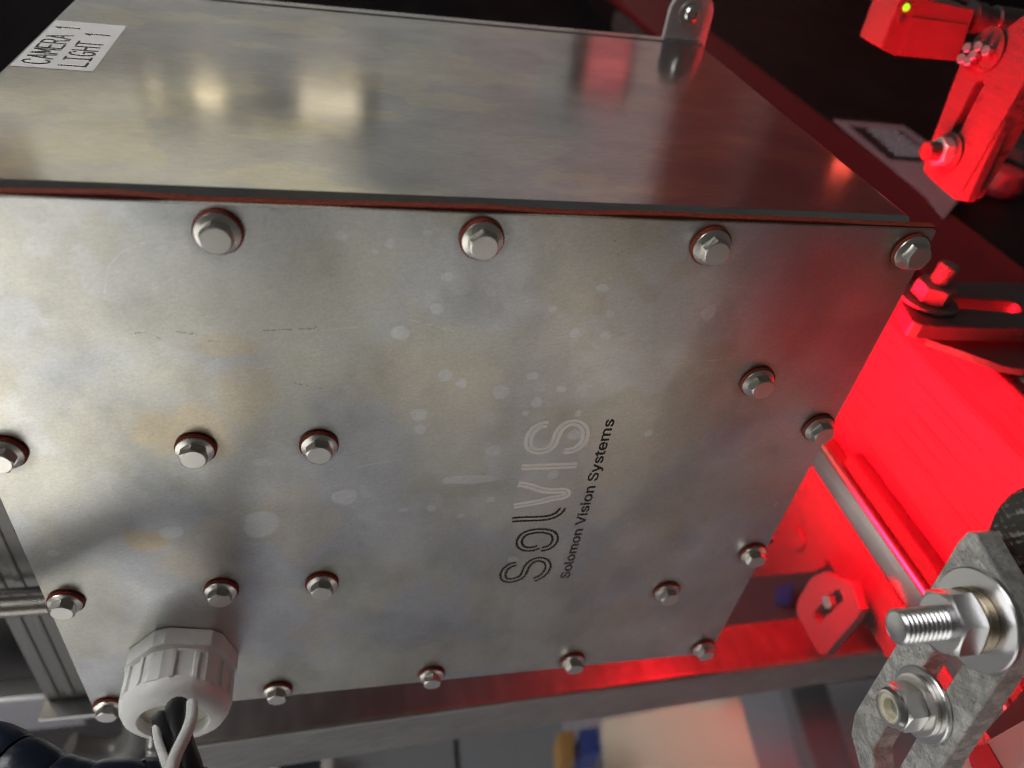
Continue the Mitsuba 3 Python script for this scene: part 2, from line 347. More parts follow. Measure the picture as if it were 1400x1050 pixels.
lamp('warm_glow_panel', (-.55, 1.46, .90), (-.1, 0, .2), .56, 1.75, (.50, .455, .325), 'long warm glowing panel added behind the enclosure in place of a lit wall')  # glow stands in for a lit beige wall mirrored in the long side
lamp('added_side_lamp', (-1.3, .25, 1.05), (0, .1, 0), .9, .9, (5.2, 5.15, 5.05), 'square white fill lamp added high beside the long side of the enclosure')  # added fill for the sticker, the beam and the low background
lamp('added_side_panel', (-1.0, .75, -1.15), (.2, 0, 0), .6, .6, (1.5, 1.48, 1.38), 'glowing panel added on the side wall beyond the left edge', .02)  # added glow that gives the chrome rail something pale to mirror
lamp('added_rear_panel', (-.46, 1.66, .72), (-.46, 0, .5), 1.1, 2.5, (.092, .090, .077), 'dim glowing panel added over the upper back wall behind the warm panel', .02, 'plaster')  # added glow, mirrored as mid grey in the long side
# two bright tubes under a hood in front of the added warm panel, mirrored in the enclosure's long side
hood = thing('hooded_lamp', 'hooded twin lamp hanging behind the enclosure', 'lamp')
hx0, hx1, hz0, hz1, hy = -.40, .03, .535, .622, 1.30
obj('hood', m3.Manifold.cube([hx1 - hx0, .05, hz1 - hz0]).translate([hx0, hy, hz0]) - m3.Manifold.cube([hx1 - hx0 - .03, .2, hz1 - hz0 - .032]).translate([hx0 + .015, hy - .1, hz0 + .004]), 'dark_metal', hood, smooth=False)
for cx, r, w in ((-.277, .013, .012), (-.060, .012, .045), (-.374, .007, .004)):
    k = obj('bulb', axis_to(m3.Manifold.batch_hull([cyl(r, .03, r * .8).translate([0, -w, 0]), cyl(r, .03, r * .8).translate([0, w, 0])]), (cx, hy - .002, .566), (0, -1, -.2)), 'white_vinyl', hood)
    scene[k]['emitter'] = {'type': 'area', 'radiance': rgb(3.6, 3.0, 1.9)}

# ------------------------------------------------------------------ setting
struct('back_wall', box(V(-2.6, 1.9, -1.6), V(2.2, 1.95, 1.6)), 'dark_paint', 'unlit black wall behind the machine', smooth=False)
def mirrored(px, py, Y):   # what the long side mirrors at this pixel, at depth Y
    d = ray(px, py); q = at(px, py, 2, .1302); d = d * V(1, 1, -1); return q + d * ((Y - q[1]) / d[1])
struct('upper_wall', box(V(-2.6, 1.86, .16), V(2.2, 1.89, 1.6)), 'plaster', 'pale upper part of the back wall, seen only as a reflection', smooth=False)
ra, rb = mirrored(795, 125, .95), mirrored(868, 48, .95)
ia = mirrored(1154, 224, .215)
lamp('added_red_dot', ia, (ia[0] - .1, 0, .13), .010, .012, (3.0, .22, .10), 'tiny red light added above the sensor for its mirrored spot', .01)  # added light that puts a red spot into the long side's reflection
tag(obj('red_tint_panel', box(V(1.0, 1.50, .05), V(2.1, 1.53, 1.5)), 'red_tint_panel', smooth=False), 'red panel added behind the right end of the machine to tint reflections', 'panel')  # added surface; tints the right end of the reflection red
lamp('added_red_panel', ((ra[0] + rb[0]) / 2, .95, (ra[2] + rb[2]) / 2), ((ra[0] + rb[0]) / 2, 0, .2), abs(ra[2] - rb[2]), abs(ra[0] - rb[0]), (.24, .011, .022), 'red glowing panel added behind the enclosure for its reflection', .05)  # added glow in place of some red lit object
ha, hb = mirrored(33, 190, .62), mirrored(62, 243, .62)
tag(obj('hanging_board', box(V(ha[0] - .45, .62, ha[2]), V(.5 * ha[0] + .5 * hb[0], .624, hb[2] + .3), .001), 'carton'), 'brown board hanging high behind the left end of the enclosure', 'board')
struct('side_wall', box(V(-2.6, -1.5, -1.25), V(2.2, 1.9, -1.2)), 'wall_paint', 'blurred grey blue wall below the machine frame in the photo', smooth=False)

# ------------------------------------------------------------------ the enclosure
enc = thing('camera_enclosure', 'satin stainless steel enclosure with bolted cover, red gasket and laser marked lettering', 'enclosure')
CX0, CX1, CZ0, CZ1, CT = -.1526, .1523, -.1279, .1284, .0015
BX0, BX1, BZ0, BZ1, BY0, BY1 = -.1496, .1458, -.1296, .1302, .0046, .204
obj('body', box(V(BX0, BY0, BZ0), V(BX1, BY1, BZ1), .0024, 24), 'body_steel', enc)
obj('rear_lip', box(V(BX0 - .0008, .1968, BZ1 - .006), V(BX1 + .0008, .2046, BZ1 + .0006), .0011, 12), 'body_steel', enc)
cov = Polygon([(CZ0, CX0), (CZ1, CX0), (CZ1, CX1), (CZ0, CX1)]).buffer(-.0012).buffer(.0012, quad_segs=6)
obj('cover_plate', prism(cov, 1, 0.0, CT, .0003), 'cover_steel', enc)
# gasket, bulging unevenly past the cover's edge
gp = []
for a, b in (((CZ0, CX0), (CZ1, CX0)), ((CZ1, CX0), (CZ1, CX1)), ((CZ1, CX1), (CZ0, CX1)), ((CZ0, CX1), (CZ0, CX0))):
    for k in range(40):
        f = k / 40; z, x = a[0] + (b[0] - a[0]) * f, a[1] + (b[1] - a[1]) * f
        o = -.0004 + .0018 * (meshkit.fbm(V(x * 40, z * 40, 2), 3) - .5)
        gp.append((z + math.copysign(o, z) * (abs(z) > .127), x + math.copysign(o, x) * (abs(x) > .152)))
obj('gasket', prism(Polygon(gp), 1, CT + .0001, BY0 - CT - .0002), 'red_rubber', enc, smooth=False)

S, DV, R = .0728, .0728 * 1.1039, .0068
spots = BOLTS
seal_m = lathe([(0, 0), (.0062, 0), (.0067, .0004), (.0067, .0010), (.0062, .0015), (0, .0015)], 40)
flange_m = lathe([(0, .0014), (.0060, .0014), (.00615, .0017), (.00605, .0021), (.0046, .0027), (0, .0027)], 48)
head_m = hexhead(.0080, .0022, .0060)
dimp = lathe([(0, .0058), (.0026, .0058), (.0031, .0062), (0, .0062)], 32)
for i, j in spots:
    o = V(i * S, 0, j * DV); sp = rng.uniform(0, math.pi / 3); tl = V(rng.uniform(-.02, .02), -1, rng.uniform(-.02, .02))
    b = obj('bolt', axis_to(head_m + flange_m, o, tl, sp), 'bolt_steel', enc)
    obj('seal_washer', axis_to(seal_m, o + V(rng.uniform(-.0002, .0002), -.0001, rng.uniform(-.0002, .0002)), (0, -1, 0), 0), 'red_rubber', b)

# laser marked lettering: strokes traced on the cover (photo zoom coordinates -> the cover's plane)
def zl(pts):   # coordinates of an enlargement of the photo -> points (z, x) on the cover
    return [(lambda q: (q[2], q[0]))(at(660 + a / 4.2, 560 + b / 4.2, 1, 0)) for a, b in pts]
def smooth_line(pts, closed=False, n=90):
    from scipy.interpolate import splprep, splev
    a = np.array(pts); tck, _ = splprep(a.T, s=len(a) * (.00016 ** 2), k=3)
    return LineString(np.array(splev(np.linspace(0, 1, n), tck)).T)
LET = {'S': [(192, 885), (152, 900), (122, 930), (116, 963), (140, 982), (190, 976), (225, 955), (245, 920), (265, 885), (300, 863), (345, 860), (370, 882), (368, 920), (342, 952), (293, 976)],
       'o': [(335, 800), (385, 788), (412, 755), (412, 718), (375, 700), (330, 698), (280, 700), (240, 712), (217, 742), (213, 780), (245, 800), (290, 798), (318, 788)],
       'l': [(168, 633), (250, 628), (320, 624), (355, 622), (395, 617), (425, 602), (445, 582), (458, 566)],
       'V': [(203, 427), (300, 447), (400, 466), (470, 467), (490, 478), (470, 496), (400, 508), (360, 520), (270, 538), (178, 553)],
       'i': [(222, 330), (300, 327), (390, 325), (460, 322), (540, 318)],
       's': [(375, 85), (325, 92), (285, 125), (264, 180), (275, 225), (320, 239), (370, 230), (410, 192), (430, 142), (458, 97), (505, 75), (555, 78), (582, 112), (586, 160), (562, 205), (520, 230), (470, 236)]}
for ch, pts in LET.items():
    ln = smooth_line(zl(pts))
    if ch in 'Sol':
        g = ln.buffer(.00165, cap_style=2).difference(ln.buffer(.00062, cap_style=1).buffer(0)); mat = 'dark_mark'
    else:
        g = ln.buffer(.00165, cap_style=2).difference(ln.buffer(.00026, cap_style=2)); mat = 'frosted_mark'
    obj('marked_letter', prism(g.simplify(.00002), 1, 0.0, -.00012), mat, enc, smooth=False)
def put_text(txt, height, origin, sdir, tdir, ndir, length=None, thick=.00012):
    m = meshkit.text_mesh(txt, height, depth=thick, bold=True)
    if length: m.vertices[:, 0] *= length / m.vertices[:, 0].max()
    M = np.eye(4); M[:3, 0], M[:3, 1], M[:3, 2], M[:3, 3] = sdir, tdir, ndir, origin
    m.apply_transform(M); return m
tx = put_text('Solomon Vision Systems', .0041, V(.0577, 0, -.0500), (0, 0, 1), (-1, 0, 0), (0, -1, 0), .0972)
obj('marked_caption', tx, 'dark_mark', enc, smooth=False)

# paper sticker on the long side with single-stroke capitals
stk = obj('paper_sticker', box(V(-.1472, .0909, BZ1 - .0001), V(-.1220, .1464, BZ1 + .00016)), 'label_paper', enc, smooth=False)
tag(stk, 'white printed label stuck near the far left corner')
GL = {'C': [[(.92, .8), (.75, .97), (.45, 1), (.18, .88), (.05, .6), (.05, .4), (.18, .12), (.45, 0), (.75, .03), (.92, .2)]], 'A': [[(0, 0), (.5, 1), (1, 0)], [(.2, .36), (.8, .36)]], 'M': [[(.02, 0), (.02, 1), (.5, .35), (.98, 1), (.98, 0)]],
      'E': [[(.95, 0), (.05, 0), (.05, 1), (.92, 1)], [(.05, .52), (.8, .52)]], 'R': [[(.05, 0), (.05, 1), (.65, 1), (.9, .87), (.9, .64), (.65, .5), (.05, .5)], [(.55, .5), (.95, 0)]], 'L': [[(.08, 1), (.08, 0), (.95, 0)]],
      'I': [[(.5, 0), (.5, 1)], [(.15, 0), (.85, 0)], [(.15, 1), (.85, 1)]], 'G': [[(.9, .82), (.72, .97), (.45, 1), (.18, .88), (.05, .6), (.05, .4), (.18, .12), (.45, 0), (.72, .03), (.92, .15), (.92, .45), (.55, .45)]],
      'H': [[(.05, 0), (.05, 1)], [(.95, 0), (.95, 1)], [(.05, .52), (.95, .52)]], 'T': [[(0, 1), (1, 1)], [(.5, 0), (.5, 1)]], '1': [[(.25, .8), (.55, 1), (.55, 0)]]}
def single_stroke(txt, adv, wd, ht, lw):
    g = []
    for k, c in enumerate(txt):
        for s in GL.get(c, []): g.append(LineString([(k * adv + a * wd, b * ht) for a, b in s]).buffer(lw / 2, quad_segs=3))
    return unary_union(g)
for txt, y0, xb in (('CAMERA 1', .0945, -.1368), ('LIGHT 1', .0945, -.1252)):
    g = single_stroke(txt, .0058, .0045, .0082, .00072)
    obj('printed_line', prism(Polygon() if g.is_empty else affinity.affine_transform(g, [0, -1, 1, 0, xb, y0]), 2, BZ1 + .00013, .00018), 'black_ink', stk, smooth=False)

# mounting ear with its screw at the far top corner
ear = Polygon([(.1268, .1225), (.1512, .1225), (.1512, .142)] + [(.139 + .0122 * math.cos(a), .1425 + .0122 * math.sin(a)) for a in np.linspace(0, math.pi, 20)] + [(.1268, .142)])
ear = Polygon([(z, x) for x, z in ear.exterior.coords])
ek = obj('mounting_ear', prism(ear, 1, .2050, .003, .0006), 'ear_steel', enc)
eo = V(.1385, .2050, .1432)
sc = obj('screw', axis_to(lathe([(0, .0012), (.0044, .0012), (.0044, .0030), (.0036, .0042), (.002, .0046), (.0017, .0030), (0, .0030)], 32), eo, (0, -1, 0)), 'bolt_steel', ek)
obj('washer', axis_to(lathe([(0, 0), (.0062, 0), (.0065, .0004), (.0062, .0013), (0, .0013)], 32), eo, (0, -1, 0)), 'bolt_steel', ek)

# red light window on the side that faces the belt (LIGHT 1)
lw_ = obj('light_window', trimesh.Trimesh([[BX1 + .0006, .010, -.040], [BX1 + .0006, .175, -.040], [BX1 + .0006, .175, .042], [BX1 + .0006, .010, .042]], [[0, 1, 2], [0, 2, 3]], process=False), 'white_vinyl', enc, smooth=False)
scene[lw_]['emitter'] = {'type': 'area', 'radiance': rgb(*[310.0 * c for c in RED])}
obj('added_light_shield', box(V(BX1 + .0003, .008, -.046), V(.1625, .181, -.042), .0008), 'dark_metal', enc)  # unseen strip added to keep red light off the beam
tag(lw_, 'red light window on the side facing the belt')

# ------------------------------------------------------------------ cable gland and cables
gland = thing('cable_gland', 'chunky pale grey plastic cable gland screwed into the steel cover', 'cable gland')
GO = V(-.1091, 0, -.0846)
def hexed(af, z0, z1, corner):            # a hexagon whose corners are cut to narrow flats
    return ngon(6, af, z0, z1) ^ ngon(6, corner, z0, z1, math.pi / 6)
spin = .28
base = hexed(.0405, .0004, .0078, .0440) ^ lathe([(0, 0), (.0215, 0), (.0226, .0012), (.0226, .0070), (.0218, .0078), (0, .0078)], 64)
obj('base_hexagon', axis_to(base, GO, (0, -1, 0), spin), 'gland_plastic', gland, smooth=25)
obj('neck', axis_to(lathe([(0, .0075), (.0176, .0075), (.0176, .0108), (0, .0108)]), GO, (0, -1, 0)), 'gland_plastic', gland)
nut = hexed(.0395, .0104, .0228, .0428)
ribs = [ngon(6, .0417, .0104, .0222) ^ m3.Manifold.cube([.05, .0015, .05]).translate([0, -.00075, 0]).rotate([0, 0, a]) for a in [60 * k + d for k in range(6) for d in (18, 42)]]
nut = nut + m3.Manifold.batch_boolean(ribs, m3.OpType.Add)
obj('clamping_nut', axis_to(nut - cyl(.0150, .05), GO, (0, -1, 0), spin), 'gland_plastic', gland, smooth=25)
dome = lathe([(.0150, .0215), (.0205, .0215), (.0212, .0230), (.0208, .0255), (.0190, .0283), (.0160, .0298), (.0138, .0300), (.0132, .0294), (.0132, .0215)], 64)
obj('dome_rim', axis_to(dome, GO, (0, -1, 0)), 'gland_plastic', gland, smooth=40)
ins = cyl(.0135, .006, z=.0195, seg=48)
obj('seal_insert', axis_to(ins, GO, (0, -1, 0)), 'insert_rubber', gland)
def gp_(a, b, h): return GO + V(a, -h, b)
atd = lambda px, py, t: CAM + ray(px, py) * t
cb = [('white_cable', 'white_vinyl', 'thin white cable coming out of the gland, left of the grey one', .0013, [atd(213, 990, .307), atd(214, 1000, .299), atd(219, 1022, .288), atd(227, 1045, .281), atd(234, 1090, .274)]),
      ('grey_cable', 'white_vinyl', 'thicker pale grey cable coming out of the gland', .0020, [atd(262, 962, .308), atd(261, 985, .297), atd(250, 1012, .286), atd(236, 1045, .278), atd(236, 1095, .271)]),
      ('black_cable', 'black_vinyl', 'black sleeved cable running out of the middle of the gland', .0042, [atd(243, 968, .311), atd(242, 985, .305), atd(248, 1020, .297), atd(258, 1050, .290), atd(255, 1100, .284)]),
      ('black_cable', 'black_vinyl', 'short black cable end beside the white cable in the gland', .0034, [atd(220, 985, .310), atd(222, 998, .303), atd(229, 1025, .295), atd(238, 1055, .288), atd(243, 1095, .282)])]
for nm, mat, lb, r, pts in cb: tag(obj(nm, tube(spline(pts, 50), r, 16), mat, smooth=60), lb, 'cable')

# corrugated conduit that takes the cables away to the left
con = thing('cable_conduit', 'dark navy segmented cable conduit curving across the bottom left corner', 'conduit')
def atd(px, py, t): return CAM + ray(px, py) * t
cpath = spline([V(-.1000, -.054, -.098), V(-.1010, -.0625, -.076), V(-.1115, -.0660, -.0615), V(-.1316, -.0650, -.0590), V(-.153, -.054, -.0570), V(-.175, -.043, -.0620), V(-.200, -.038, -.066), V(-.25, -.04, -.068)], 400)
L = np.r_[0, np.cumsum(np.linalg.norm(np.diff(cpath, axis=0), axis=1))]
SEG = .0145
obj('core', tube(cpath[::6], .0092, 20), 'black_vinyl', con, smooth=60)
k = 0
while (k + 1) * SEG < L[-1]:
    a, b = k * SEG + .0003, (k + 1) * SEG - .0003
    tt = np.linspace(a, b, 9); pp = np.stack([np.interp(tt, L, cpath[:, c]) for c in range(3)], 1)
    rr = .0108 + np.r_[-.0006, -.0001, 0, .0001, .0001, .0002, .0002, .0001, -.0005]
    obj('conduit_segment', tube(pp, rr, 28), 'navy_plastic', con, smooth=50); k += 1

# ------------------------------------------------------------------ slotted zinc bar at the lower right with its fasteners
XB = .14
def p(px, py): return P2(0, at(px, py, 0, XB))[0]
outl = Polygon([p(*q) for q in [(1163, 1003), (1168, 975), (1289, 775), (1308, 742), (1322, 727), (1333, 730), (1365, 786), (1408, 862), (1404, 874), (1292, 1042), (1240, 1128), (1215, 1150), (1190, 1110)]]).buffer(-.0012).buffer(.0012)
slot = Polygon([p(*q) for q in [(1330, 822), (1350, 850), (1320, 902), (1282, 958), (1232, 1044), (1215, 1080), (1203, 1082), (1195, 1050), (1193, 1024), (1213, 990), (1262, 912), (1300, 850)]])
bar = thing('slotted_bar', 'thick grey galvanised bar with a long slot, nuts and stud at the lower right', 'bar')
obj('plate', prism(outl.difference(slot), 0, XB, .0085, .0006), 'zinc', bar, smooth=35)
WC = at(1340, 846, 0, XB)
wz = obj('fender_washer', axis_to(lathe([(0, .0002), (.0146, .0002), (.0150, .0006), (.0150, .0019), (.0146, .0023), (0, .0023)], 64), WC, (-1, 0, 0)), 'zinc_bright', bar)
obj('lock_washer', axis_to(lathe([(.005, .0023), (.0092, .0023), (.0094, .0027), (.0094, .0051), (.0090, .0055), (.005, .0055)], 48), WC, (-1, 0, 0)), 'spring_steel', bar)
obj('hexagon_nut', axis_to(hexhead(.017, .0055, .0140, True), WC, (-1, 0, 0), .30), 'zinc_bright', bar, smooth=25)
obj('threaded_stud', axis_to(thread(.0050, .0, .0285, .0015, .00075), WC, (-1, 0, .0)), 'zinc_bright', bar, smooth=40)
NC = at(1264, 962, 0, XB)
obj('flat_washer', axis_to(lathe([(0, .0002), (.0115, .0002), (.0119, .0005), (.0119, .0016), (.0115, .0020), (0, .0020)], 56), NC, (-1, 0, 0)), 'zinc_bright', bar)
obj('spring_washer', axis_to(lathe([(.004, .0020), (.0092, .0020), (.0096, .0024), (.0096, .0038), (.0088, .0042), (.004, .0042)], 48), NC, (-1, 0, 0)), 'bolt_steel', bar)
nyl = hexhead(.013, .0042, .0112, True) + lathe([(0, .0100), (.0062, .0100), (.0062, .0122), (.0056, .0134), (.0047, .0136), (.0047, .0100)], 40) - cyl(.0044, .03, z=.0095)
obj('lock_nut', axis_to(nyl, NC, (-1, 0, 0), .1), 'zinc_bright', bar, smooth=25)
ny = obj('nylon_ring', axis_to(lathe([(.0031, .0090), (.0046, .0090), (.0046, .0130), (.0038, .0133), (.0031, .0126)], 40), NC, (-1, 0, 0)), 'nylon', bar)
obj('bolt_end', axis_to(cyl(.0040, .0100), NC, (-1, 0, 0)), 'zinc', bar)

# ------------------------------------------------------------------ belt and its rails
XR = .29
belt = tag(obj('conveyor_belt', box(V(XR + .004, -.35, -.150), V(XR + .010, .75, .02)), 'belt', smooth=False), 'flat conveyor belt glowing red under the lamp, right of the enclosure', 'conveyor belt')
chrome = tag(obj('chrome_rail', box(V(XR - .012, -.30, -.121), V(XR + .003, .138, -.099), .004, 16), 'chrome'), 'shiny chrome guide rail with a rounded end on the belt', 'rail')
tag(obj('wear_strip', box(V(XR - .007, -.30, -.0985), V(XR + .003, .108, -.088), .0012), 'worn_white'), 'scuffed wear strip along the inner side of the chrome rail', 'strip')
tag(obj('guide_rail', box(V(XR - .010, -.30, -.160), V(XR + .003, .19, -.1225), .002), 'rail_white'), 'wide red lit guide rail outside the chrome rail', 'rail')
tag(obj('far_rail', box(V(XR - .006, -.30, .004), V(XR + .003, .75, .024), .002), 'worn_white'), 'ragged red lit rail along the far side of the belt', 'rail')
tag(obj('cover_strip', box(V(XR - .001, -.30, -.004), V(XR + .0035, .75, .0035), .0008), 'worn_white'), 'thin smooth strip beside the ragged rail of the belt', 'strip')
pl_ = thing('bearing_plate', 'red lit triangular plate with a round boss below the guide rail', 'plate')
obj('sheet', seen(0, XR - .004, [(1005, 790), (1090, 620), (1140, 700), (1128, 775), (1112, 782)], .006, .0005), 'rail_white', pl_)
obj('boss', axis_to(lathe([(0, 0), (.0085, 0), (.0085, .0016), (.0072, .0030), (0, .0033)], 40), at(1093, 737, 0, XR - .004), (-1, 0, 0)), 'rail_white', pl_)
st = thing('slotted_tab', 'pinkish steel tab with a keyhole slot under the guide rail', 'bracket')
XT = .262
tg = lambda *q: P2(0, at(*q, 0, XT))[0]
tabg = Polygon([tg(*q) for q in [(1088, 838), (1090, 822), (1108, 790), (1125, 782), (1164, 798), (1177, 834), (1168, 850), (1128, 896), (1118, 893)]]).buffer(-.001).buffer(.001)
sl = LineString([tg(1118, 842), tg(1146, 815)]).buffer(.0038)
obj('plate', prism(tabg.difference(sl), 0, XT, .006, .0005), 'grey_paint', st)
obj('bolt_head', axis_to(hexhead(.0085, 0, .004), at(1137, 822, 0, XT + .003), (-1, 0, 0)), 'bolt_steel', st)

# ------------------------------------------------------------------ slotted bracket with stud, right edge
ZB = .045
br = thing('slotted_bracket', 'dark flat bracket with a slot and an upright stud above the belt', 'bracket')
q2 = lambda *q: P2(2, at(*q, 2, ZB))[0]
bo = Polygon([q2(*q) for q in [(1233, 414), (1238, 402), (1252, 391), (1300, 385), (1375, 386), (1480, 392), (1480, 452), (1400, 449), (1312, 447), (1262, 444), (1248, 440)]]).buffer(-.0015).buffer(.0015)
bs = LineString([q2(1290, 412), q2(1382, 419)]).buffer(.0055)
obj('plate', prism(bo.difference(bs), 2, ZB, -.0085, .0006), 'dark_metal', br)
bc = at(1268, 413, 2, ZB)
obj('flat_washer', axis_to(lathe([(0, .0002), (.0142, .0002), (.0145, .0006), (.0145, .0018), (.0142, .0022), (0, .0022)], 48), bc, (0, 0, 1)), 'dull_steel', br)
obj('hexagon_nut', axis_to(hexhead(.017, .0022, .0115, True), bc, (0, 0, 1), .5), 'dull_steel', br, smooth=25)
obj('threaded_stud', axis_to(thread(.0052, .0, .0225, .0017, .0008), bc, (.05, 0, 1)), 'dull_steel', br, smooth=40)
tag(obj('bracket_foot', seen(2, ZB - .012, [(1268, 464), (1275, 456), (1480, 470), (1480, 520), (1370, 500), (1310, 478)], -.004, .0005), 'dark_metal'), 'thin dark plate directly under the slotted bracket', 'plate')

# ------------------------------------------------------------------ photo sensor on its slotted carrier, top right
YS = .18
sen = thing('optical_sensor', 'small block shaped sensor with a green lit dot, bathed in red light', 'sensor')
sbp = [at(*q, 1, YS) for q in [(1233, -8), (1334, 14), (1309, 84), (1222, 76), (1205, 65)]]
sg = Polygon([(a[2], a[0]) for a in sbp])
obj('housing', prism(sg.buffer(-.0008).buffer(.0008), 1, YS, .022, .0006), 'sensor_plastic', sen)
sp2 = Polygon([(a[2], a[0]) for a in [at(*q, 1, YS) for q in [(1246, 23), (1322, 33), (1303, 80), (1230, 73)]]])
obj('front_panel', prism(sp2, 1, YS, -.0006, .0002), 'sensor_plastic', sen)
led = obj('status_light', axis_to(lathe([(0, 0), (.0019, 0), (.0016, .0008), (0, .0011)], 24), at(1239, 10, 1, YS), (0, -1, 0)), 'navy_plastic', sen)
scene[led]['emitter'] = {'type': 'area', 'radiance': rgb(.55, 1.15, .02)}
tag(led, 'green lit status dot')
obj('push_button', axis_to(lathe([(0, 0), (.0021, 0), (.0019, .0004), (0, .0006)], 24), at(1232, 26, 1, YS), (0, -1, 0)), 'dark_metal', sen)
cnb = at(1345, 22, 1, YS + .01)
obj('connector', axis_to(lathe([(0, -.002), (.0075, -.002), (.0075, .004), (.0062, .005), (.0062, .012), (.0072, .013), (.0072, .030), (0, .030)], 32), at(1330, 24, 1, YS + .008), V(1, 0, -.02)), 'dark_metal', sen)
tag(obj('sensor_cable', tube(spline([at(1362, 30, 1, YS + .008), at(1390, 36, 1, YS + .008), at(1440, 46, 1, YS + .006), at(1520, 70, 1, YS + .01)], 30), .0062, 20), 'sensor_plastic', smooth=60), 'thick red lit cable leading right from the sensor', 'cable')
ab = tag(obj('support_arm', box(at(1170, -8, 1, .24) + V(-.02, 0, .004), at(1250, 22, 1, .24) + V(.02, .012, .006), .002), 'frame_steel'), 'thin steel arm reaching left behind the sensor', 'arm')
tag(obj('clamp_block', box(at(1330, 8, 1, .20), at(1372, -60, 1, .20) + V(0, .02, 0), .002), 'dark_metal'), 'dark clamp block standing above the sensor connector', 'clamp')
XC = .272
car = thing('sensor_bracket', 'upright slotted sensor bracket glowing red at the right edge', 'bracket')
c2 = lambda *q: P2(0, at(*q, 0, XC))[0]
cg = Polygon([c2(*q) for q in [(1312, 88), (1400, 20), (1470, -40), (1440, 30), (1408, 92), (1322, 276), (1303, 272), (1262, 236), (1264, 215), (1274, 190)]]).buffer(-.0012).buffer(.0012)
csl = LineString([c2(1338, 118), c2(1308, 176)]).buffer(.0028)
obj('plate', prism(cg.difference(csl), 0, XC, .005, .0006), 'worn_white', car)
obj('slot_liner', prism(LineString([c2(1341, 120), c2(1314, 172)]).buffer(.0024), 0, XC + .003, .004), 'dark_metal', car)
obj('side_flange', seen(0, XC - .001, [(1404, 92), (1410, 96), (1315, 262), (1308, 256)], .012, .0004), 'worn_white', car)
obj('rear_flange', seen(0, XC + .008, [(1420, 92), (1432, 100), (1330, 270), (1318, 272)], .006, .0004), 'worn_white', car)
so = at(1298, 208, 0, XC)
obj('flat_washer', axis_to(lathe([(0, 0), (.0098, 0), (.0098, .0014), (.0094, .0017), (0, .0017)], 40), so, (-1, 0, 0)), 'worn_white', car)
obj('hexagon_nut', axis_to(hexhead(.013, .0017, .0080, True), so, (-1, 0, 0), .2), 'zinc', car, smooth=25)
obj('threaded_stud', axis_to(thread(.0048, 0, .0150, .0015, .0006), so, (-1, 0, 0)), 'worn_white', car, smooth=40)
ho = at(1352, 68, 0, XC)
obj('pivot_washer', axis_to(lathe([(0, 0), (.0105, 0), (.0105, .0016), (0, .0016)], 40), ho, (-1, 0, 0)), 'worn_white', car)
for dx, dy in ((-12, -2), (-4, 8), (-20, 13), (4, -4), (-10, 16), (14, 2)):
    obj('screw', axis_to(hexhead(.0042, 0, .004 + .0015 * rng.random()), at(1340 + dx, 68 + dy, 0, XC - .003), (-1, -.3, .1)), 'zinc_bright', car, smooth=25)

# ------------------------------------------------------------------ dark frame and warning placard right of the enclosure
ZF = .0
mf = thing('machine_frame', 'dark machine frame running back along the right side of the enclosure', 'frame')
obj('top_plate', box(V(.325, .10, ZF - .02), V(1.2, 1.3, ZF)), 'frame_paint', mf, smooth=False)
obj('edge_rail', box(V(.33, .12, ZF + .0002), V(.415, 1.3, ZF + .012), .002), 'red_lit_paint', mf)
obj('knob', axis_to(lathe([(0, 0), (.016, 0), (.018, .006), (.015, .02), (0, .022)], 32), at(1362, 262, 2, ZF + .002), (0, 0, 1)), 'red_vinyl', mf)
plc = thing('warning_placard', 'blurred pale edged placard with rows of small print on the dark frame', 'placard')
ZP = .013
obj('sheet', seen(2, ZP, [(1139, 165), (1235, 174), (1272, 200), (1330, 250), (1290, 300), (1262, 266)], .0012), 'placard_face', plc, smooth=False)
obj('dark_panel', seen(2, ZP + .0012, [(1160, 172), (1232, 179), (1290, 222), (1262, 222), (1216, 218)], .0003), 'black_vinyl', plc, smooth=False)
for k in range(6):
    a, b = (1186 + 7.0 * k, 177 + 6.4 * k), (1228 + 9 * k, 180.5 + 6.4 * k)
    obj('text_row', seen(2, ZP + .0016, [a, b, (b[0] + 2.4, b[1] + 2.4), (a[0] + 2.4, a[1] + 2.4)], .0002), 'wall_paint', plc, smooth=False)
tag(obj('pale_block', box(at(1382, 190, 1, .75), at(1440, 160, 1, .75) + V(0, .05, 0), .004), 'tan_card'), 'small beige block in the dark behind the sensor bracket', 'block')
tag(obj('pink_bar', seen(2, .02, [(1368, 190), (1420, 200), (1420, 240), (1372, 212)], .01), 'worn_white'), 'dull pink bar below the beige block', 'bar')

# ------------------------------------------------------------------ lower frame beam, left post, rod and rear rail
B1, B2 = atd(700, 960, .50), atd(1050, 912, .60)
ub = (B2 - B1) / np.linalg.norm(B2 - B1)
wy = V(0, 1, .0) - ub * ub[1]; wy /= np.linalg.norm(wy); wn = np.cross(ub, wy)
if wn[2] < 0: wn = -wn
topw = np.dot(on(1050, 847, B2, wn) - B2, wy); frh = -np.dot(on(1050, 948, B2, wy) - B2, wn)
Mb = np.eye(4); Mb[:3, 0], Mb[:3, 1], Mb[:3, 2], Mb[:3, 3] = ub, wy, wn if np.linalg.det(np.stack([ub, wy, wn], 1)) > 0 else wn, B1
def pj(X):
    Y = RM @ (np.asarray(X) - CAM); return 700 + FOC * Y[0] / Y[2], 525 + FOC * Y[1] / Y[2]
left = min(np.linspace(-.6, 0, 400), key=lambda q: abs(pj(B1 + ub * q)[0] - 196))
bm = tm(box(V(left, 0, -frh), V(.62, topw, 0), .0035, 20)); bm.apply_transform(Mb)
if bm.volume < 0: bm.invert()
tag(obj('frame_beam', bm, 'frame_steel'), 'square steel frame beam crossing below the enclosure with a red reflection', 'beam')

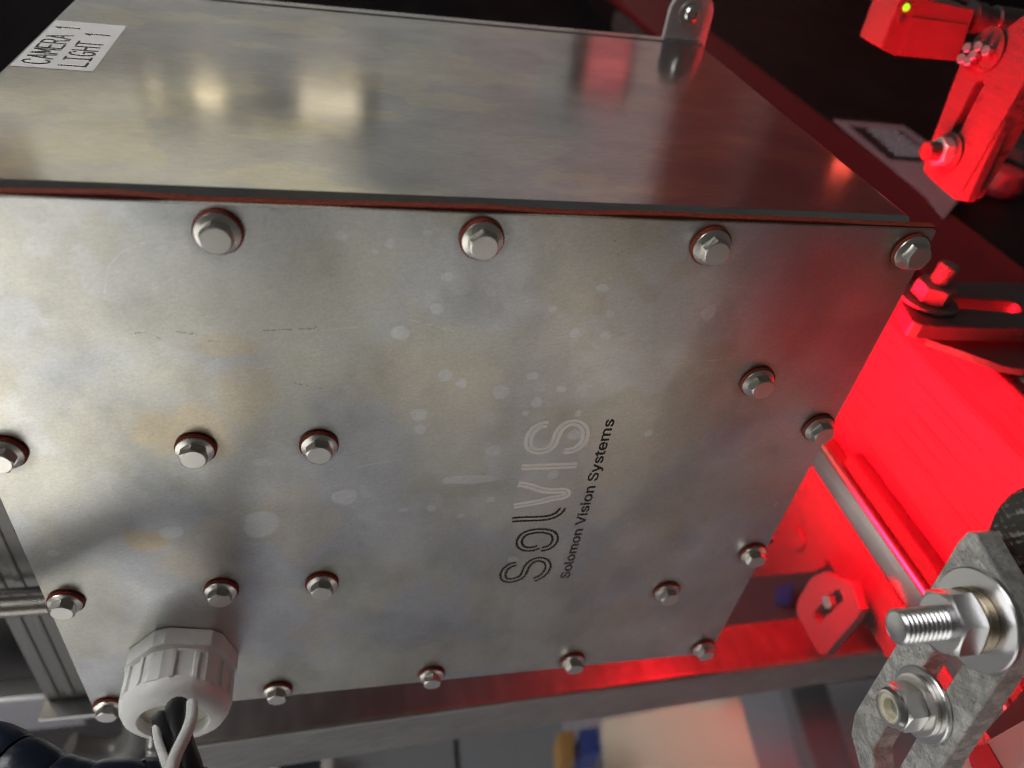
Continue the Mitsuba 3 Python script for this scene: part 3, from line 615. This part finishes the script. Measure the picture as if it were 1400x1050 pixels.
post = thing('steel_post', 'grooved grey steel post behind the enclosure at the lower left', 'post')
YP = .085
def pz(px, py): return at(px, py, 1, YP)
xa, xb2 = pz(64, 960)[0], pz(175, 960)[0]
obj('face', box(V(xa, YP, -.26), V(xb2 + .05, YP + .012, .06), .0012), 'post_steel', post)
for f_ in (.10, .30, .62, .80):
    obj('rib', box(V(xa + (xb2 - xa) * f_, YP - .0010, -.255), V(xa + (xb2 - xa) * (f_ + .10), YP + .001, .06), .0008), 'post_steel', post)
obj('end_plate', box(V(xa - .002, YP - .012, -.2655), V(xb2 + .01, YP + .012, -.2605), .001), 'bright_steel', post)
tag(obj('threaded_rod', axis_to(thread(.0052, 0, .20, .0014, .0006), at(70, 826, 1, YP - .02), (-1, 0, .0)), 'bolt_steel', smooth=40), 'shiny threaded rod sticking out left behind the enclosure', 'rod')
tag(obj('dark_strip', box(at(-80, 812, 1, YP - .004) + V(0, -.004, 0), at(60, 800, 1, YP - .004), .001), 'dark_metal'), 'dark strip just above the threaded rod', 'strip')
tag(obj('backing_plate', box(at(-160, 1130, 1, .26), at(214, 700, 1, .26) + V(0, .01, 0), .002), 'post_steel2'), 'dull dark plate behind the steel post at the left edge', 'plate')
tag(obj('rear_rail', box(at(-60, 1010, 1, .20), at(64, 952, 1, .20) + V(.02, .02, 0), .002), 'bright_steel'), 'bright flat rail behind the conduit at the left edge', 'rail')
tag(obj('weld_pipe', tube(spline([at(95, 1022, 1, .13), at(170, 1024, 1, .13), at(190, 980, 1, .13), at(200, 900, 1, .14)], 30), .011, 20), 'post_steel', smooth=60), 'rough bent steel pipe under the grooved post', 'pipe')

# ------------------------------------------------------------------ blurred things at the bottom, and the roller and tag at the right
ZW = -1.19
def wbox(pix, z, thick): return seen(2, z, pix, -thick, .004)
cab = thing('grey_cabinet', 'blurred grey cabinet with a door seam at the bottom of the photo', 'cabinet')
obj('door', wbox([(455, 985), (618, 960), (630, 1130), (455, 1130)], -.95, .2), 'cabinet_paint', cab)
obj('door', wbox([(624, 960), (768, 950), (775, 1130), (636, 1130)], -.95, .2), 'cabinet_paint', cab)
tag(obj('cardboard_sheet', slab([(822, 985), (1010, 950), (1060, 1130), (830, 1130)], at(930, 1000, 2, -.9), (-.45, -.55, .70), .01), 'tan_card', smooth=False), 'pale tan board out of focus under the frame beam', 'board')
tag(obj('orange_bottle', wbox([(764, 1000), (786, 996), (786, 1036), (768, 1040)], -.85, .06), 'orange_plastic'), 'blurred orange bottle beside the tan board', 'bottle')
tag(obj('blue_bottle', wbox([(794, 996), (818, 992), (822, 1026), (796, 1030)], -.85, .06), 'blue_plastic'), 'blurred blue bottle beside the orange bottle', 'bottle')
tag(obj('dark_screen', wbox([(380, 1022), (440, 1014), (440, 1100), (380, 1100)], -.9, .03), 'navy_plastic'), 'dark blue screen shape out of focus beside the grey cabinet', 'screen')
tag(obj('white_post', wbox([(440, 1012), (454, 1010), (454, 1100), (440, 1100)], -.88, .03), 'white_vinyl'), 'white post between the dark screen and the cabinet', 'post')
tag(obj('white_post', wbox([(360, 1026), (380, 1022), (380, 1100), (360, 1100)], -.88, .03), 'white_vinyl'), 'white post left of the dark screen', 'post')
tag(obj('grey_locker', wbox([(960, 760), (1230, 740), (1230, 905), (960, 925)], -.72, .05), 'locker_paint'), 'dark grey locker, blurred, between the enclosure corner and the slotted tab', 'locker')
tag(obj('blue_cloth', wbox([(1064, 800), (1088, 794), (1082, 822), (1062, 820)], -.69, .014), 'blue_plastic'), 'small blurred blue patch beside the slotted tab', 'cloth')
tag(obj('grey_duct', wbox([(1070, 905), (1118, 895), (1190, 1120), (1140, 1130)], -1.0, .05), 'cabinet_paint'), 'pale grey duct slanting across the wall at the lower right', 'duct')
tag(obj('drive_roller', axis_to(lathe([(0, -.03), (.0215, -.03), (.0225, -.0285), (.0225, -.0015), (.0212, 0), (.008, 0), (.0075, -.003), (0, -.003)], 56), at(1437, 772, 0, .152), (-1, 0, 0)), 'roller_rubber'), 'scratched black roller at the right edge behind the bar', 'roller')
tag(obj('clamp_plate', seen(0, .176, [(1335, 740), (1352, 722), (1480, 860), (1480, 960), (1400, 800)], .006), 'dark_metal'), 'dark plate in the gap behind the slotted bar', 'plate')
rt = thing('hazard_tag', 'red and white sticker plate at the bottom right corner', 'tag')
XH = .172
obj('plate', seen(0, XH, [(1312, 1052), (1322, 1025), (1345, 1016), (1400, 985), (1480, 1000), (1480, 1120), (1320, 1120)], .002), 'grimy_white', rt, smooth=False)
obj('red_band', seen(0, XH - .0005, [(1322, 1028), (1332, 1020), (1350, 1017), (1372, 1055), (1384, 1090), (1340, 1090)], .0005), 'red_vinyl', rt, smooth=False)
tag(obj('grimy_block', seen(0, .182, [(1345, 1000), (1400, 940), (1480, 930), (1480, 1030), (1390, 1060)], .02, .001), 'dark_metal'), 'grimy brown block behind the hazard tag', 'block')
